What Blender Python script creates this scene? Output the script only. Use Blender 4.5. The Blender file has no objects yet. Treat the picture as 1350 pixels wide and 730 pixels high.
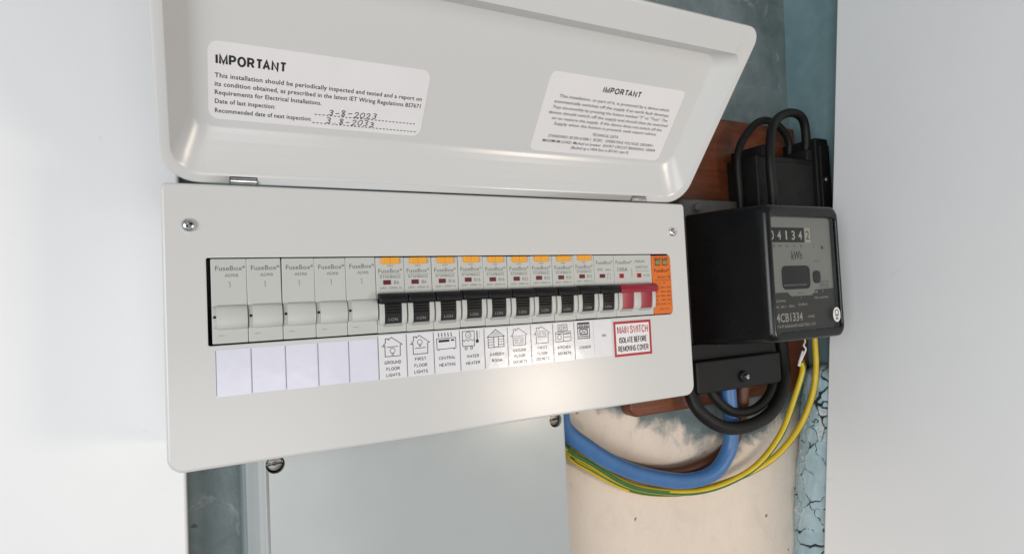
import bpy, bmesh, math, random
from mathutils import Vector, Matrix, noise
from mathutils.geometry import tessellate_polygon
random.seed(7)
S = 0.001                                   # everything below is written in millimetres
scn = bpy.context.scene
C = scn.collection

# ------------------------------------------------------------------ camera
cd = bpy.data.cameras.new('camera'); cam = bpy.data.objects.new('camera', cd); C.objects.link(cam)
R_ = Vector((0.8860451, -0.4611635, -0.0474580)); U_ = Vector((0.0244549, -0.0557327, 0.9981462)); F_ = Vector((0.4629536, 0.8855631, 0.0381039))
m = Matrix((R_, U_, -F_)).transposed().to_4x4(); m.translation = Vector((-5.077, -353.064, -6.543)) * S
cam.matrix_world = m
cd.sensor_width = 36; cd.lens = 788.2475 / 1350 * 36; cd.clip_start = 0.01; cd.clip_end = 20
scn.camera = cam

# ------------------------------------------------------------------ world, lamps, exposure
w = bpy.data.worlds.new('World'); scn.world = w; w.use_nodes = True
bg = w.node_tree.nodes['Background']; bg.inputs[0].default_value = (0.92, 0.95, 1.0, 1); bg.inputs[1].default_value = 0.22
def area(name, loc, target, sx, sy, power, col):
    l = bpy.data.lights.new(name, 'AREA'); l.shape = 'RECTANGLE'; l.size = sx * S; l.size_y = sy * S; l.energy = power; l.color = col
    o = bpy.data.objects.new(name, l); C.objects.link(o); o.location = Vector(loc) * S
    o.rotation_euler = (Vector(target) - Vector(loc)).to_track_quat('-Z', 'Y').to_euler(); return o
area('window_light', (-1500, -1500, -100), (200, 0, -40), 1100, 1200, 28.0, (0.97, 0.985, 1.0))
area('doorway_light', (-20, -1150, -430), (110, 0, -60), 620, 560, 3.3, (0.985, 0.99, 1.0))
area('room_lamp', (612, -720, -190), (200, 0, -68), 150, 150, 1.65, (1.0, 0.84, 0.68))
vs = scn.view_settings; vs.view_transform = 'Standard'; vs.look = 'None'; vs.gamma = 1; vs.exposure = 0.0; vs.use_curve_mapping = False

# ------------------------------------------------------------------ materials
M = {}
def new_mat(name):
    mt = bpy.data.materials.new(name); mt.use_nodes = True; M[name] = mt
    nt = mt.node_tree; return mt, nt, nt.nodes['Principled BSDF']
def nnode(nt, kind, **kw):
    n = nt.nodes.new(kind)
    for k, v in kw.items(): setattr(n, k, v)
    return n
def math_(nt, op, a, b=None, c=None):
    n = nt.nodes.new('ShaderNodeMath'); n.operation = op
    for i, q in enumerate((a, b, c)):
        if q is None: continue
        if isinstance(q, (int, float)): n.inputs[i].default_value = q
        else: nt.links.new(q, n.inputs[i])
    return n.outputs[0]
def noise_(nt, scale, detail=3, rough=.55, vec=None, dist=0):
    n = nt.nodes.new('ShaderNodeTexNoise'); n.inputs['Scale'].default_value = scale; n.inputs['Detail'].default_value = detail
    n.inputs['Roughness'].default_value = rough; n.inputs['Distortion'].default_value = dist
    if vec is None:
        tc = nt.nodes.new('ShaderNodeTexCoord'); vec = tc.outputs['Object']
    nt.links.new(vec, n.inputs['Vector']); return n.outputs['Fac']
def ramp_(nt, fac, stops, interp='LINEAR'):
    r = nt.nodes.new('ShaderNodeValToRGB'); r.color_ramp.interpolation = interp
    el = r.color_ramp.elements
    while len(el) < len(stops): el.new(0.5)
    for e, (p, c) in zip(el, stops): e.position = p; e.color = (*c, 1) if len(c) == 3 else c
    nt.links.new(fac, r.inputs[0]); return r.outputs[0]
def mix_(nt, fac, a, b):
    n = nt.nodes.new('ShaderNodeMix'); n.data_type = 'RGBA'
    for s_, q in ((n.inputs[0], fac), (n.inputs[6], a), (n.inputs[7], b)):
        if isinstance(q, (int, float)): s_.default_value = q
        elif isinstance(q, tuple): s_.default_value = (*q, 1)
        else: nt.links.new(q, s_)
    return n.outputs[2]
def bump_(nt, bsdf, h, strength, dist):
    b = nt.nodes.new('ShaderNodeBump'); b.inputs['Strength'].default_value = strength; b.inputs['Distance'].default_value = dist
    nt.links.new(h, b.inputs['Height']); nt.links.new(b.outputs[0], bsdf.inputs['Normal'])
def smear(c, k): return tuple(min(1, x * k) for x in c)
def plain(name, col, rough=.4, metal=0., var=.06, vscale=25, bscale=0, bdist=0.00005, bstr=.3, coat=0, spec=.5, rvar=.08):
    mt, nt, b = new_mat(name)
    f = noise_(nt, vscale, 4)
    nt.links.new(ramp_(nt, f, [(.3, smear(col, 1 - var)), (.7, smear(col, 1 + var))]), b.inputs['Base Color'])
    f2 = noise_(nt, vscale * 3.3, 4)
    nt.links.new(math_(nt, 'MULTIPLY_ADD', f2, 2 * rvar, rough - rvar), b.inputs['Roughness'])
    b.inputs['Metallic'].default_value = metal; b.inputs['Coat Weight'].default_value = coat; b.inputs['Coat Roughness'].default_value = .12
    b.inputs['Specular IOR Level'].default_value = spec
    if bscale: bump_(nt, b, noise_(nt, bscale, 2), bstr, bdist)
    return mt
plain('white_powder_coat', (.64, .635, .615), .245, var=.006, vscale=6, bscale=1100, bdist=.0001, bstr=.3, rvar=.008)
plain('lid_gloss_coat', (.645, .645, .63), .22, var=.006, vscale=6, bscale=500, bdist=.0001, bstr=.05, rvar=.008)
plain('module_plastic', (.53, .54, .505), .42, var=.02, bscale=2500, bdist=.00003, bstr=.2)
plain('blank_plastic', (.53, .54, .505), .38, var=.02, bscale=2500, bdist=.00003, bstr=.2)
plain('black_plastic', (.008, .008, .0085), .45, spec=.28, var=.2, bscale=1800, bdist=.00003, bstr=.25)
plain('bakelite', (.006, .0065, .007), .25, spec=.36, var=.35, vscale=25, bscale=60, bdist=.0003, bstr=.06)
plain('dusty_black', (.008, .0075, .007), .55, spec=.25, var=.45, vscale=45, bscale=700, bdist=.0001, bstr=.3)
plain('cable_black', (.008, .0075, .007), .5, spec=.3, var=.3, vscale=60, bscale=900, bdist=.00008, bstr=.3)
plain('orange_button', (.85, .38, .035), .35, var=.05)
plain('orange_plastic', (.70, .155, .014), .4, var=.05, bscale=2500, bdist=.00003, bstr=.2)
plain('red_plastic', (.30, .014, .034), .34, var=.06)
plain('red_ink', (.42, .02, .03), .4, var=.05)
plain('dark_red', (.13, .012, .016), .3, var=.15)
plain('green_flag', (.22, .25, .10), .3, var=.1)
plain('shaded_module_plastic', (.36, .37, .36), .45, var=.03)  # darker module plastic: shade below the toggles put into the lip's colour
plain('ink', (.012, .012, .014), .5, var=.1)
plain('grey_ink', (.16, .165, .165), .5, var=.1)
plain('glare_faded_ink', (.17, .16, .15), .5, var=.1)  # ink lightened in colour to stand for glare over two labels
plain('pen_ink', (.025, .025, .035), .5, var=.2)
plain('sticker', (.80, .78, .78), .30, var=.015, vscale=40)
plain('laminate', (.78, .775, .79), .17, var=.02, vscale=60, bscale=160, bdist=.00025, bstr=.35)
plain('lilac_laminate', (.74, .74, .84), .15, var=.02, vscale=60, bscale=140, bdist=.0003, bstr=.35)
plain('zinc', (.68, .69, .68), .25, 1, var=.12, vscale=300)
plain('dull_steel', (.30, .29, .27), .42, 1, var=.3, vscale=200)
plain('grey_enclosure', (.44, .47, .465), .22, var=.03, vscale=12, bscale=14, bdist=.0012, bstr=.25, rvar=.09)
plain('shaded_enclosure', (.16, .20, .205), .25, var=.05, vscale=20)  # grey enclosure plastic, its shaded side put into a darker colour
plain('blue_cable', (.05, .155, .36), .40, var=.08, vscale=60, bscale=400, bdist=.0001, bstr=.2)
plain('brown_cable', (.10, .035, .016), .4, var=.12, vscale=60)
plain('earth_yellow', (.68, .47, .02), .38, var=.08, vscale=80)
plain('earth_green', (.05, .15, .03), .38, var=.1, vscale=80)
plain('dial_silver', (.36, .375, .36), .4, var=.04)
plain('dial_dark', (.045, .045, .043), .45, var=.1)
plain('dial_black', (.008, .008, .008), .4, var=.1)
plain('cream_print', (.62, .60, .54), .5, var=.05)
plain('grey_print', (.25, .25, .25), .5, var=.05)
plain('white_print', (.72, .71, .68), .45, var=.05)
plain('meter_grey', (.11, .105, .095), .5, var=.35, vscale=35, bscale=300, bdist=.0002, bstr=.3)
mt, nt, b = new_mat('white_gloss_paint')                               # brushed gloss over timber: long brush marks, a few scuffs
tc = nnode(nt, 'ShaderNodeTexCoord'); mp = nnode(nt, 'ShaderNodeMapping'); mp.inputs['Scale'].default_value = (1, 1, .05); nt.links.new(tc.outputs['Object'], mp.inputs[0])
f = noise_(nt, 260, 4, .6, mp.outputs[0]); f2 = noise_(nt, 7, 5, .65); f3 = noise_(nt, 45, 6, .7, None, 1.)
c_ = ramp_(nt, f2, [(.3, (.87, .875, .87)), (.7, (.90, .90, .895))])
nt.links.new(mix_(nt, math_(nt, 'MULTIPLY', ramp_(nt, f3, [(.66, (0, 0, 0)), (.74, (1, 1, 1))]), .35), c_, (.70, .69, .66)), b.inputs['Base Color'])
nt.links.new(math_(nt, 'MULTIPLY_ADD', f3, .2, .28), b.inputs['Roughness']); bump_(nt, b, math_(nt, 'ADD', f, math_(nt, 'MULTIPLY', f2, .8)), .2, .0004)
mt, nt, b = new_mat('glass')
out = nt.nodes['Material Output']; tr = nnode(nt, 'ShaderNodeBsdfTransparent'); gl = nnode(nt, 'ShaderNodeBsdfGlossy'); gl.inputs['Roughness'].default_value = .06
fr = nnode(nt, 'ShaderNodeFresnel'); fr.inputs[0].default_value = 1.45; mx = nnode(nt, 'ShaderNodeMixShader')
tr.inputs[0].default_value = (.95, .96, .955, 1)
nt.links.new(fr.outputs[0], mx.inputs[0]); nt.links.new(tr.outputs[0], mx.inputs[1]); nt.links.new(gl.outputs[0], mx.inputs[2]); nt.links.new(mx.outputs[0], out.inputs[0])

# painted rear wall: mottled grey-blue emulsion, a cream patch low down with an uneven edge, specks and scuffs
mt, nt, b = new_mat('old_wall_paint')
geo = nnode(nt, 'ShaderNodeNewGeometry'); sep = nnode(nt, 'ShaderNodeSeparateXYZ'); nt.links.new(geo.outputs['Position'], sep.inputs[0])
pos = geo.outputs['Position']
n1 = noise_(nt, 9, 6, .6, pos, .6); n2 = noise_(nt, 38, 5, .65, pos, .8)
blue = ramp_(nt, math_(nt, 'ADD', math_(nt, 'MULTIPLY', n1, .6), math_(nt, 'MULTIPLY', n2, .4)),
             [(.34, (.105, .135, .13)), (.5, (.155, .195, .195)), (.62, (.20, .245, .25)), (.74, (.26, .285, .275))])
cream = ramp_(nt, n2, [(.25, (.70, .60, .50)), (.5, (.75, .65, .55)), (.75, (.77, .67, .57))])
X = sep.outputs[0]; Z = sep.outputs[2]
edge = math_(nt, 'ADD', math_(nt, 'MULTIPLY', math_(nt, 'ABSOLUTE', math_(nt, 'SUBTRACT', X, .486)), .38), -.168)
edge = math_(nt, 'ADD', edge, math_(nt, 'MULTIPLY', math_(nt, 'SUBTRACT', noise_(nt, 22, 5, .65, pos, .4), .5), .075))
low = math_(nt, 'MULTIPLY', math_(nt, 'SUBTRACT', edge, Z), 75)
lowc = nnode(nt, 'ShaderNodeClamp'); nt.links.new(low, lowc.inputs[0])
rightside = nnode(nt, 'ShaderNodeClamp'); nt.links.new(math_(nt, 'MULTIPLY', math_(nt, 'SUBTRACT', X, .15), 100), rightside.inputs[0])
leftlim = nnode(nt, 'ShaderNodeClamp'); nt.links.new(math_(nt, 'MULTIPLY', math_(nt, 'SUBTRACT', math_(nt, 'ADD', .578, math_(nt, 'MULTIPLY', n2, .02)), X), 60), leftlim.inputs[0])
cm = math_(nt, 'MULTIPLY', lowc.outputs[0], rightside.outputs[0])
col = mix_(nt, cm, blue, cream)
sm = noise_(nt, 30, 5, .7, pos, 1.5)                                   # bluish scuffs left on the cream
sc = ramp_(nt, sm, [(.60, (0, 0, 0)), (.66, (1, 1, 1))]); scz = nnode(nt, 'ShaderNodeClamp')
nt.links.new(math_(nt, 'MULTIPLY', math_(nt, 'ADD', Z, .205), 30), scz.inputs[0])
col = mix_(nt, math_(nt, 'MULTIPLY', math_(nt, 'MULTIPLY', sc, scz.outputs[0]), .4), col, (.40, .42, .40))
v = nnode(nt, 'ShaderNodeTexVoronoi'); v.inputs['Scale'].default_value = 36; v.inputs['Randomness'].default_value = 1; nt.links.new(pos, v.inputs['Vector'])
wv = math_(nt, 'ADD', v.outputs['Distance'], math_(nt, 'MULTIPLY', math_(nt, 'SUBTRACT', noise_(nt, 260, 3, .6, pos), .5), .14))
sp = ramp_(nt, wv, [(.045, (1, 1, 1)), (.075, (0, 0, 0))])
sep2 = nnode(nt, 'ShaderNodeSeparateColor'); nt.links.new(v.outputs['Color'], sep2.inputs[0])
sp = math_(nt, 'MULTIPLY', sp, math_(nt, 'GREATER_THAN', sep2.outputs[0], .45))
col = mix_(nt, math_(nt, 'MULTIPLY', sp, .8), col, (.06, .045, .035))
nt.links.new(col, b.inputs['Base Color']); b.inputs['Roughness'].default_value = .55
bump_(nt, b, math_(nt, 'ADD', math_(nt, 'MULTIPLY', n2, .7), math_(nt, 'MULTIPLY', noise_(nt, 300, 3, .6, pos), .25)), .5, .0025)

mt, nt, b = new_mat('teal_paint')
tc = nnode(nt, 'ShaderNodeNewGeometry').outputs['Position']
f = noise_(nt, 14, 6, .6, tc, .5); f2 = noise_(nt, 70, 4, .6, tc)
nt.links.new(ramp_(nt, math_(nt, 'ADD', math_(nt, 'MULTIPLY', f, .7), math_(nt, 'MULTIPLY', f2, .3)), [(.3, (.15, .25, .27)), (.5, (.19, .30, .32)), (.7, (.24, .35, .37))]), b.inputs['Base Color'])
b.inputs['Roughness'].default_value = .4; bump_(nt, b, math_(nt, 'ADD', f, f2), .3, .0015)

mt, nt, b = new_mat('cracked_paint')
at = nnode(nt, 'ShaderNodeAttribute'); at.attribute_name = 'crack'; at2 = nnode(nt, 'ShaderNodeAttribute'); at2.attribute_name = 'chip'
f = noise_(nt, 60, 5, .6)
c1 = ramp_(nt, f, [(.3, (.32, .45, .49)), (.55, (.40, .53, .57)), (.75, (.48, .58, .61))])
c2 = mix_(nt, at2.outputs['Fac'], c1, (.62, .63, .62))
nt.links.new(mix_(nt, at.outputs['Fac'], c2, (.022, .022, .02)), b.inputs['Base Color']); b.inputs['Roughness'].default_value = .5
bump_(nt, b, noise_(nt, 350, 4, .6), .4, .0006)

mt, nt, b = new_mat('varnished_wood')
tc = nnode(nt, 'ShaderNodeTexCoord'); mp = nnode(nt, 'ShaderNodeMapping'); mp.inputs['Scale'].default_value = (4, 40, 40)
nt.links.new(tc.outputs['Object'], mp.inputs[0])
f = noise_(nt, 4, 8, .65, mp.outputs[0], 1.2); f2 = noise_(nt, 30, 4)
nt.links.new(ramp_(nt, math_(nt, 'ADD', math_(nt, 'MULTIPLY', f, .75), math_(nt, 'MULTIPLY', f2, .25)), [(.3, (.075, .019, .007)), (.5, (.135, .036, .012)), (.7, (.20, .060, .021))]), b.inputs['Base Color'])
b.inputs['Roughness'].default_value = .4; bump_(nt, b, f, .3, .0008)

# ------------------------------------------------------------------ mesh helpers
def rring(x0, x1, z0, z1, r, n=5):
    """rounded rectangle, counter-clockwise; r = one radius or (bottom left, bottom right, top right, top left)"""
    if not isinstance(r, (tuple, list)): r = (r,) * 4
    p = []
    for (cx, cz, a0, q) in ((x0 + r[0], z0 + r[0], math.pi, r[0]), (x1 - r[1], z0 + r[1], 1.5 * math.pi, r[1]),
                            (x1 - r[2], z1 - r[2], 0, r[2]), (x0 + r[3], z1 - r[3], .5 * math.pi, r[3])):
        for i in range(n + 1):
            a = a0 + i / n * math.pi / 2; p.append((cx + q * math.cos(a), cz + q * math.sin(a)))
    return p
def front(u, v, d): return (u, -d, v)                     # frame of the unit's front: d = out towards the room
class MB:
    def __init__(s): s.v = []; s.f = []; s.m = []; s.s = []
    def add(s, vs_, fs, mat=0, smooth=False):
        o = len(s.v); s.v += [tuple(p) for p in vs_]
        for f in fs: s.f.append(tuple(i + o for i in f)); s.m.append(mat); s.s.append(smooth)
    def loft(s, rings, mat=0, cap0=True, cap1=True, smooth=True, capmat=None):
        n = len(rings[0]); vs_ = [p for r in rings for p in r]; fs = []
        for k in range(len(rings) - 1):
            for i in range(n):
                j = (i + 1) % n; fs.append((k * n + i, k * n + j, (k + 1) * n + j, (k + 1) * n + i))
        s.add(vs_, fs, mat, smooth)
        cm_ = mat if capmat is None else capmat
        if cap0: s.add(rings[0], [tuple(range(n))[::-1]], cm_)
        if cap1: s.add(rings[-1], [tuple(range(n))], cm_)
    def ybox(s, x0, x1, y0, y1, z0, z1, r=1., e=.4, mat=0, ne=3, back_e=0., n=4):
        """box with its face at y0 (towards the room): corner radius r, rounded front edge e"""
        rg = []
        if back_e:
            rg.append([(x, y1, z) for x, z in rring(x0 + back_e, x1 - back_e, z0 + back_e, z1 - back_e, max(.05, (r if not isinstance(r, tuple) else min(r)) - back_e * .5), n)] if not isinstance(r, tuple) else [(x, y1, z) for x, z in rring(x0 + back_e, x1 - back_e, z0 + back_e, z1 - back_e, tuple(max(.05, q - back_e * .5) for q in r), n)])
            rg.append([(x, y1 - back_e, z) for x, z in rring(x0, x1, z0, z1, r, n)])
        else: rg.append([(x, y1, z) for x, z in rring(x0, x1, z0, z1, r, n)])
        for k in range(ne + 1):
            a = k / ne * math.pi / 2; i = e * (1 - math.cos(a)); d = e * math.sin(a)
            rr = tuple(max(.05, q - i) for q in r) if isinstance(r, tuple) else max(.05, r - i)
            rg.append([(x, y0 + e - d, z) for x, z in rring(x0 + i, x1 - i, z0 + i, z1 - i, rr, n)])
        s.loft(rg, mat)
    def prism_x(s, poly, x0, x1, e=.3, mat=0, smooth=True):
        """(y, z) outline swept along x with softened ends"""
        cy = sum(p[0] for p in poly) / len(poly); cz = sum(p[1] for p in poly) / len(poly)
        def sh(k): return [(cy + (y - cy) * k, cz + (z - cz) * k) for y, z in poly]
        span = max(max(abs(y - cy), abs(z - cz)) for y, z in poly); k = max(.5, 1 - e / span)
        rg = [[(x0, y, z) for y, z in sh(k)], [(x0 + e, y, z) for y, z in poly], [(x1 - e, y, z) for y, z in poly], [(x1, y, z) for y, z in sh(k)]]
        s.loft(rg, mat, smooth=smooth)
    def lathe(s, prof, c, n=24, mat=0, smooth=True):
        """profile (radius, y) about an axis along y through c"""
        rg = [[(c[0] + r * math.cos(2 * math.pi * i / n), c[1] + y, c[2] + r * math.sin(2 * math.pi * i / n)) for i in range(n)] for r, y in prof]
        s.loft(rg, mat, cap0=prof[0][0] > .01, cap1=prof[-1][0] > .01, smooth=smooth)
    def flat(s, poly, fr, d, mat=0): s.add([fr(u, v, d) for u, v in poly], [tuple(range(len(poly)))], mat)
    def sheet(s, x0, x1, z0, z1, r, fr, d0, d1, mat=0):
        """thin stuck-down sheet: top face at d1, edges down to d0"""
        p = rring(x0, x1, z0, z1, r, 4)
        s.loft([[fr(u, v, d0) for u, v in p], [fr(u, v, d1) for u, v in p]], mat, cap0=False, smooth=False)
    def stroke(s, pts, wd, fr, d, mat=0, closed=False):
        """one pen line of width wd, mitred at its bends"""
        P = [Vector(p) for p in pts]; n = len(P); L = []; Rr = []
        for i in range(n):
            a = P[(i - 1) % n] if (closed or i > 0) else None; c = P[(i + 1) % n] if (closed or i < n - 1) else None
            d1 = (P[i] - a).normalized() if a is not None and (P[i] - a).length > 1e-6 else None
            d2 = (c - P[i]).normalized() if c is not None and (c - P[i]).length > 1e-6 else None
            t = (d1 or d2) + (d2 or d1) if d1 and d2 else (d1 or d2)
            if t.length < .3: t = d2 or d1
            t = t.normalized(); nn = Vector((-t.y, t.x)); k = 1.
            if d1: k = min(2., 1 / max(.4, abs(nn.dot(Vector((-d1.y, d1.x))))))
            L.append(P[i] + nn * wd * .5 * k); Rr.append(P[i] - nn * wd * .5 * k)
        vs_ = [fr(q.x, q.y, d) for q in L + Rr]
        s.add(vs_, [(n + i, n + (i + 1) % n, (i + 1) % n, i) for i in range(n if closed else n - 1)], mat)
    def circle(s, cx, cz, r, wd, fr, d, mat=0, n=18, a0=0, a1=2 * math.pi):
        full = abs(a1 - a0 - 2 * math.pi) < 1e-6
        s.stroke([(cx + r * math.cos(a0 + (a1 - a0) * i / n), cz + r * math.sin(a0 + (a1 - a0) * i / n)) for i in range(n if full else n + 1)], wd, fr, d, mat, full)
    def text(s, string, u, v, h, wd=None, fr=front, d=0, mat=0, align='L', bold=0.):
        vs_, fs, tw, off = glyphs(string, bold)
        sx = (wd / tw) if wd else h
        u0 = u if align == 'L' else u - tw * sx * (.5 if align == 'C' else 1)
        s.add([fr(u0 + x * sx, v + y * h, d) for x, y in vs_], fs, mat)
    def tube(s, pts, r, n=12, mat=0, step=3., stripe=None, twist=0., caps=True, sy=1.):
        P = catmull(pts, step); T = [(P[min(i + 1, len(P) - 1)] - P[max(i - 1, 0)]).normalized() for i in range(len(P))]
        N = T[0].orthogonal().normalized(); rg = []
        for i, p in enumerate(P):
            N = (N - T[i] * N.dot(T[i])).normalized(); B = T[i].cross(N)
            rr = r(i / (len(P) - 1)) if callable(r) else r
            rg.append([tuple(p + (N * math.cos(2 * math.pi * k / n + twist * i) + B * math.sin(2 * math.pi * k / n + twist * i)) * rr) for k in range(n)])
        if stripe is None: s.loft(rg, mat, caps, caps); return
        for i in range(len(rg) - 1):
            for k in range(n):
                j = (k + 1) % n; s.add([rg[i][k], rg[i][j], rg[i + 1][j], rg[i + 1][k]], [(0, 1, 2, 3)], stripe[1] if (Vector(rg[i][k]) + Vector(rg[i][j]) - P[i] * 2).normalized().dot(Vector(stripe[0]).normalized()) > stripe[2] else mat, True)
    def build(s, name, mats, parent=None, org=(0, 0, 0), sharp=32, weld=False):
        me = bpy.data.meshes.new(name); o3 = Vector(org)
        me.from_pydata([(Vector(p) - o3) * S for p in s.v], [], s.f)
        for mm in (mats if isinstance(mats, (list, tuple)) else [mats]): me.materials.append(M[mm])
        me.polygons.foreach_set('material_index', s.m); me.polygons.foreach_set('use_smooth', s.s)
        bm = bmesh.new(); bm.from_mesh(me)
        if weld: bmesh.ops.remove_doubles(bm, verts=bm.verts, dist=1e-7)
        bmesh.ops.recalc_face_normals(bm, faces=bm.faces); bm.to_mesh(me); bm.free()
        me.set_sharp_from_angle(angle=math.radians(sharp)); me.update()
        o = bpy.data.objects.new(name, me); C.objects.link(o)
        if parent: o.parent = parent
        else: o.location = o3 * S
        return o
def catmull(pts, step):
    P = [Vector(p) for p in pts]; P = [P[0] * 2 - P[1]] + P + [P[-1] * 2 - P[-2]]; out = []
    for i in range(1, len(P) - 2):
        a, b_, c, d = P[i - 1:i + 3]; k = max(2, int((c - b_).length / step))
        for q in range(k):
            t = q / k; out.append(.5 * ((2 * b_) + (c - a) * t + (2 * a - 5 * b_ + 4 * c - d) * t * t + (3 * b_ - a - 3 * c + d) * t ** 3))
    out.append(P[-2]); return out
def _arc(cx, cy, rx, ry, a0, a1, n=8): return [(cx + rx * math.cos(math.radians(a0 + (a1 - a0) * i / n)), cy + ry * math.sin(math.radians(a0 + (a1 - a0) * i / n))) for i in range(n + 1)]
_S = [(.57, .77), (.52, .91), (.40, .985), (.29, 1), (.14, .96), (.06, .85), (.06, .70), (.15, .60), (.46, .45), (.57, .36), (.60, .23), (.53, .07), (.40, .01), (.28, 0), (.12, .05), (.03, .16), (.02, .27)]
CAPS = {'A': (.70, [[(0, 0), (.35, 1), (.70, 0)], [(.12, .33), (.58, .33)]]), 'B': (.6, [[(0, 0), (0, 1), (.3, 1)] + _arc(.3, .76, .22, .24, 90, -90) + [(0, .52)], [(.3, .52)] + _arc(.33, .26, .26, .26, 90, -90) + [(0, 0)]]),
    'C': (.7, [_arc(.37, .5, .36, .5, 42, 318, 14)]), 'D': (.66, [[(0, 0), (0, 1), (.28, 1)] + _arc(.28, .5, .37, .5, 90, -90, 10) + [(0, 0)]]), 'E': (.58, [[(.58, 1), (0, 1), (0, 0), (.58, 0)], [(0, .52), (.52, .52)]]),
    'F': (.54, [[(.54, 1), (0, 1), (0, 0)], [(0, .5), (.46, .5)]]), 'G': (.74, [_arc(.38, .5, .37, .5, 45, 320, 14) + [(.72, .45), (.42, .45)]]), 'H': (.64, [[(0, 0), (0, 1)], [(.64, 0), (.64, 1)], [(0, .52), (.64, .52)]]),
    'I': (.02, [[(.01, 0), (.01, 1)]]), 'K': (.62, [[(0, 0), (0, 1)], [(.58, 1), (0, .38)], [(.2, .58), (.62, 0)]]), 'L': (.5, [[(0, 1), (0, 0), (.5, 0)]]), 'M': (.76, [[(0, 0), (0, 1), (.38, .08), (.76, 1), (.76, 0)]]),
    'N': (.64, [[(0, 0), (0, 1), (.64, 0), (.64, 1)]]), 'O': (.78, [_arc(.39, .5, .39, .5, 90, 450, 20)]), 'P': (.6, [[(0, 0), (0, 1), (.32, 1)] + _arc(.32, .73, .27, .27, 90, -90) + [(0, .46)]]),
    'R': (.64, [[(0, 0), (0, 1), (.34, 1)] + _arc(.34, .74, .26, .26, 90, -90) + [(0, .48)], [(.34, .48), (.64, 0)]]), 'S': (.62, [_S]), 'T': (.62, [[(0, 1), (.62, 1)], [(.31, 1), (.31, 0)]]),
    'U': (.64, [[(0, 1), (0, .32)] + _arc(.32, .32, .32, .32, 180, 360, 10) + [(.64, 1)]]), 'V': (.66, [[(0, 1), (.33, 0), (.66, 1)]]), 'W': (.96, [[(0, 1), (.24, 0), (.48, .95), (.72, 0), (.96, 1)]])}
def caps_text(mb, string, u, v_, h, wd, fr, d, mat, align='C', wt=.14):
    """capitals drawn as even pen strokes, cap height h, fitted to width wd"""
    adv = 0; items = []; prev = ''
    for c_ in string:
        if prev + c_ in ('TA', 'AT', 'LT', 'AV', 'OV'): adv -= .17
        prev = c_
        if c_ == ' ': adv += .36; continue
        w0, st = CAPS[c_]; items.append((adv, st)); adv += w0 + .15 + 1.15 * wt
    tw = adv - .15 - 1.15 * wt; t = wt * h; sx = (wd - t) / tw; u0 = u + t / 2 if align == 'L' else u - wd / 2 + t / 2
    k = 0
    for a0, st in items:
        for pts in st:
            q = [(u0 + (a0 + x) * sx, v_ + t / 2 + y * (h - t)) for x, y in pts]
            cl = len(q) > 3 and abs(q[0][0] - q[-1][0]) + abs(q[0][1] - q[-1][1]) < 1e-6
            mb.stroke(q[:-1] if cl else q, t, fr, d + .006 * (k % 3), mat, cl); k += 1
_gl = {}
def _curve(string, bold):
    cu = bpy.data.curves.new('t', 'FONT'); cu.body = string; cu.resolution_u = 2; cu.offset = bold; cu.space_character = 1.0 + bold * 3; cu.fill_mode = 'FRONT'
    o = bpy.data.objects.new('t', cu); C.objects.link(o)
    me = bpy.data.meshes.new_from_object(o.evaluated_get(bpy.context.evaluated_depsgraph_get()))
    vs_ = [(v.co.x, v.co.y) for v in me.vertices]; fs = [tuple(p.vertices) for p in me.polygons]
    bpy.data.objects.remove(o); bpy.data.curves.remove(cu); bpy.data.meshes.remove(me); return vs_, fs
def glyphs(string, bold):
    """outline text as triangles, capital height 1, left edge at 0"""
    key = (string, bold)
    if key not in _gl:
        if 'cap' not in _gl:
            q, _ = _curve('H', 0.); _gl['cap'] = max(y for x, y in q) - min(y for x, y in q)
        k = 1 / _gl['cap']; vs_, fs = _curve(string, bold)
        x0 = min(x for x, y in vs_); vs_ = [((x - x0) * k, y * k) for x, y in vs_]
        _gl[key] = (vs_, fs, max(x for x, y in vs_), 0)
    return _gl[key]
def cut(o, cutter):
    """carve the cutter's shape out of o"""
    md = o.modifiers.new('b', 'BOOLEAN'); md.operation = 'DIFFERENCE'; md.object = cutter; md.solver = 'EXACT'
    me = bpy.data.meshes.new_from_object(o.evaluated_get(bpy.context.evaluated_depsgraph_get()))
    o.modifiers.clear(); old = o.data; o.data = me; me.name = old.name; bpy.data.meshes.remove(old)
    for p in me.polygons:
        if p.area > 1e-3: p.use_smooth = False              # broad flat panels stay flat
    bpy.data.objects.remove(cutter)
def thing(name, org, label, cat, group=None):
    o = bpy.data.objects.new(name, None); o.empty_display_size = .02; C.objects.link(o); o.location = Vector(org) * S
    return tag(o, label, cat, group)
def tag(o, label, cat, group=None):
    o['label'] = label; o['category'] = cat
    if group: o['group'] = group
    return o
def structure(o): o['kind'] = 'structure'; return o

# ------------------------------------------------------------------ setting: rear wall, side wall
mb = MB(); nx, nz = 60, 60
vs_ = []; fs = []
for i in range(nx + 1):
    for j in range(nz + 1):
        x = -900 + 1530 * i / nx; z = -600 + 1300 * j / nz
        vs_.append((x, 100 + 1.6 * noise.noise((x * .012, z * .012, 3.1)), z))
for i in range(nx):
    for j in range(nz):
        a = i * (nz + 1) + j; fs.append((a, a + nz + 1, a + nz + 2, a + 1))
mb.add(vs_, fs, 0, True); structure(mb.build('rear_wall', 'old_wall_paint'))
def lean(z): return .041 * z                                # the room's uprights lean a little against the unit
mb = MB(); vs_ = []; fs = []
for i in range(41):
    for j in range(61):
        y = 103 - 240 * i / 40; z = -600 + 1300 * j / 60
        vs_.append((592.5 + lean(z) + 2.0 * noise.noise((y * .03, z * .014, 9.)), y, z))
for i in range(40):
    for j in range(60):
        a = i * 61 + j; fs.append((a, a + 61, a + 62, a + 1))
mb.add(vs_, fs, 0, True); structure(mb.build('side_wall', 'teal_paint'))

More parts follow.
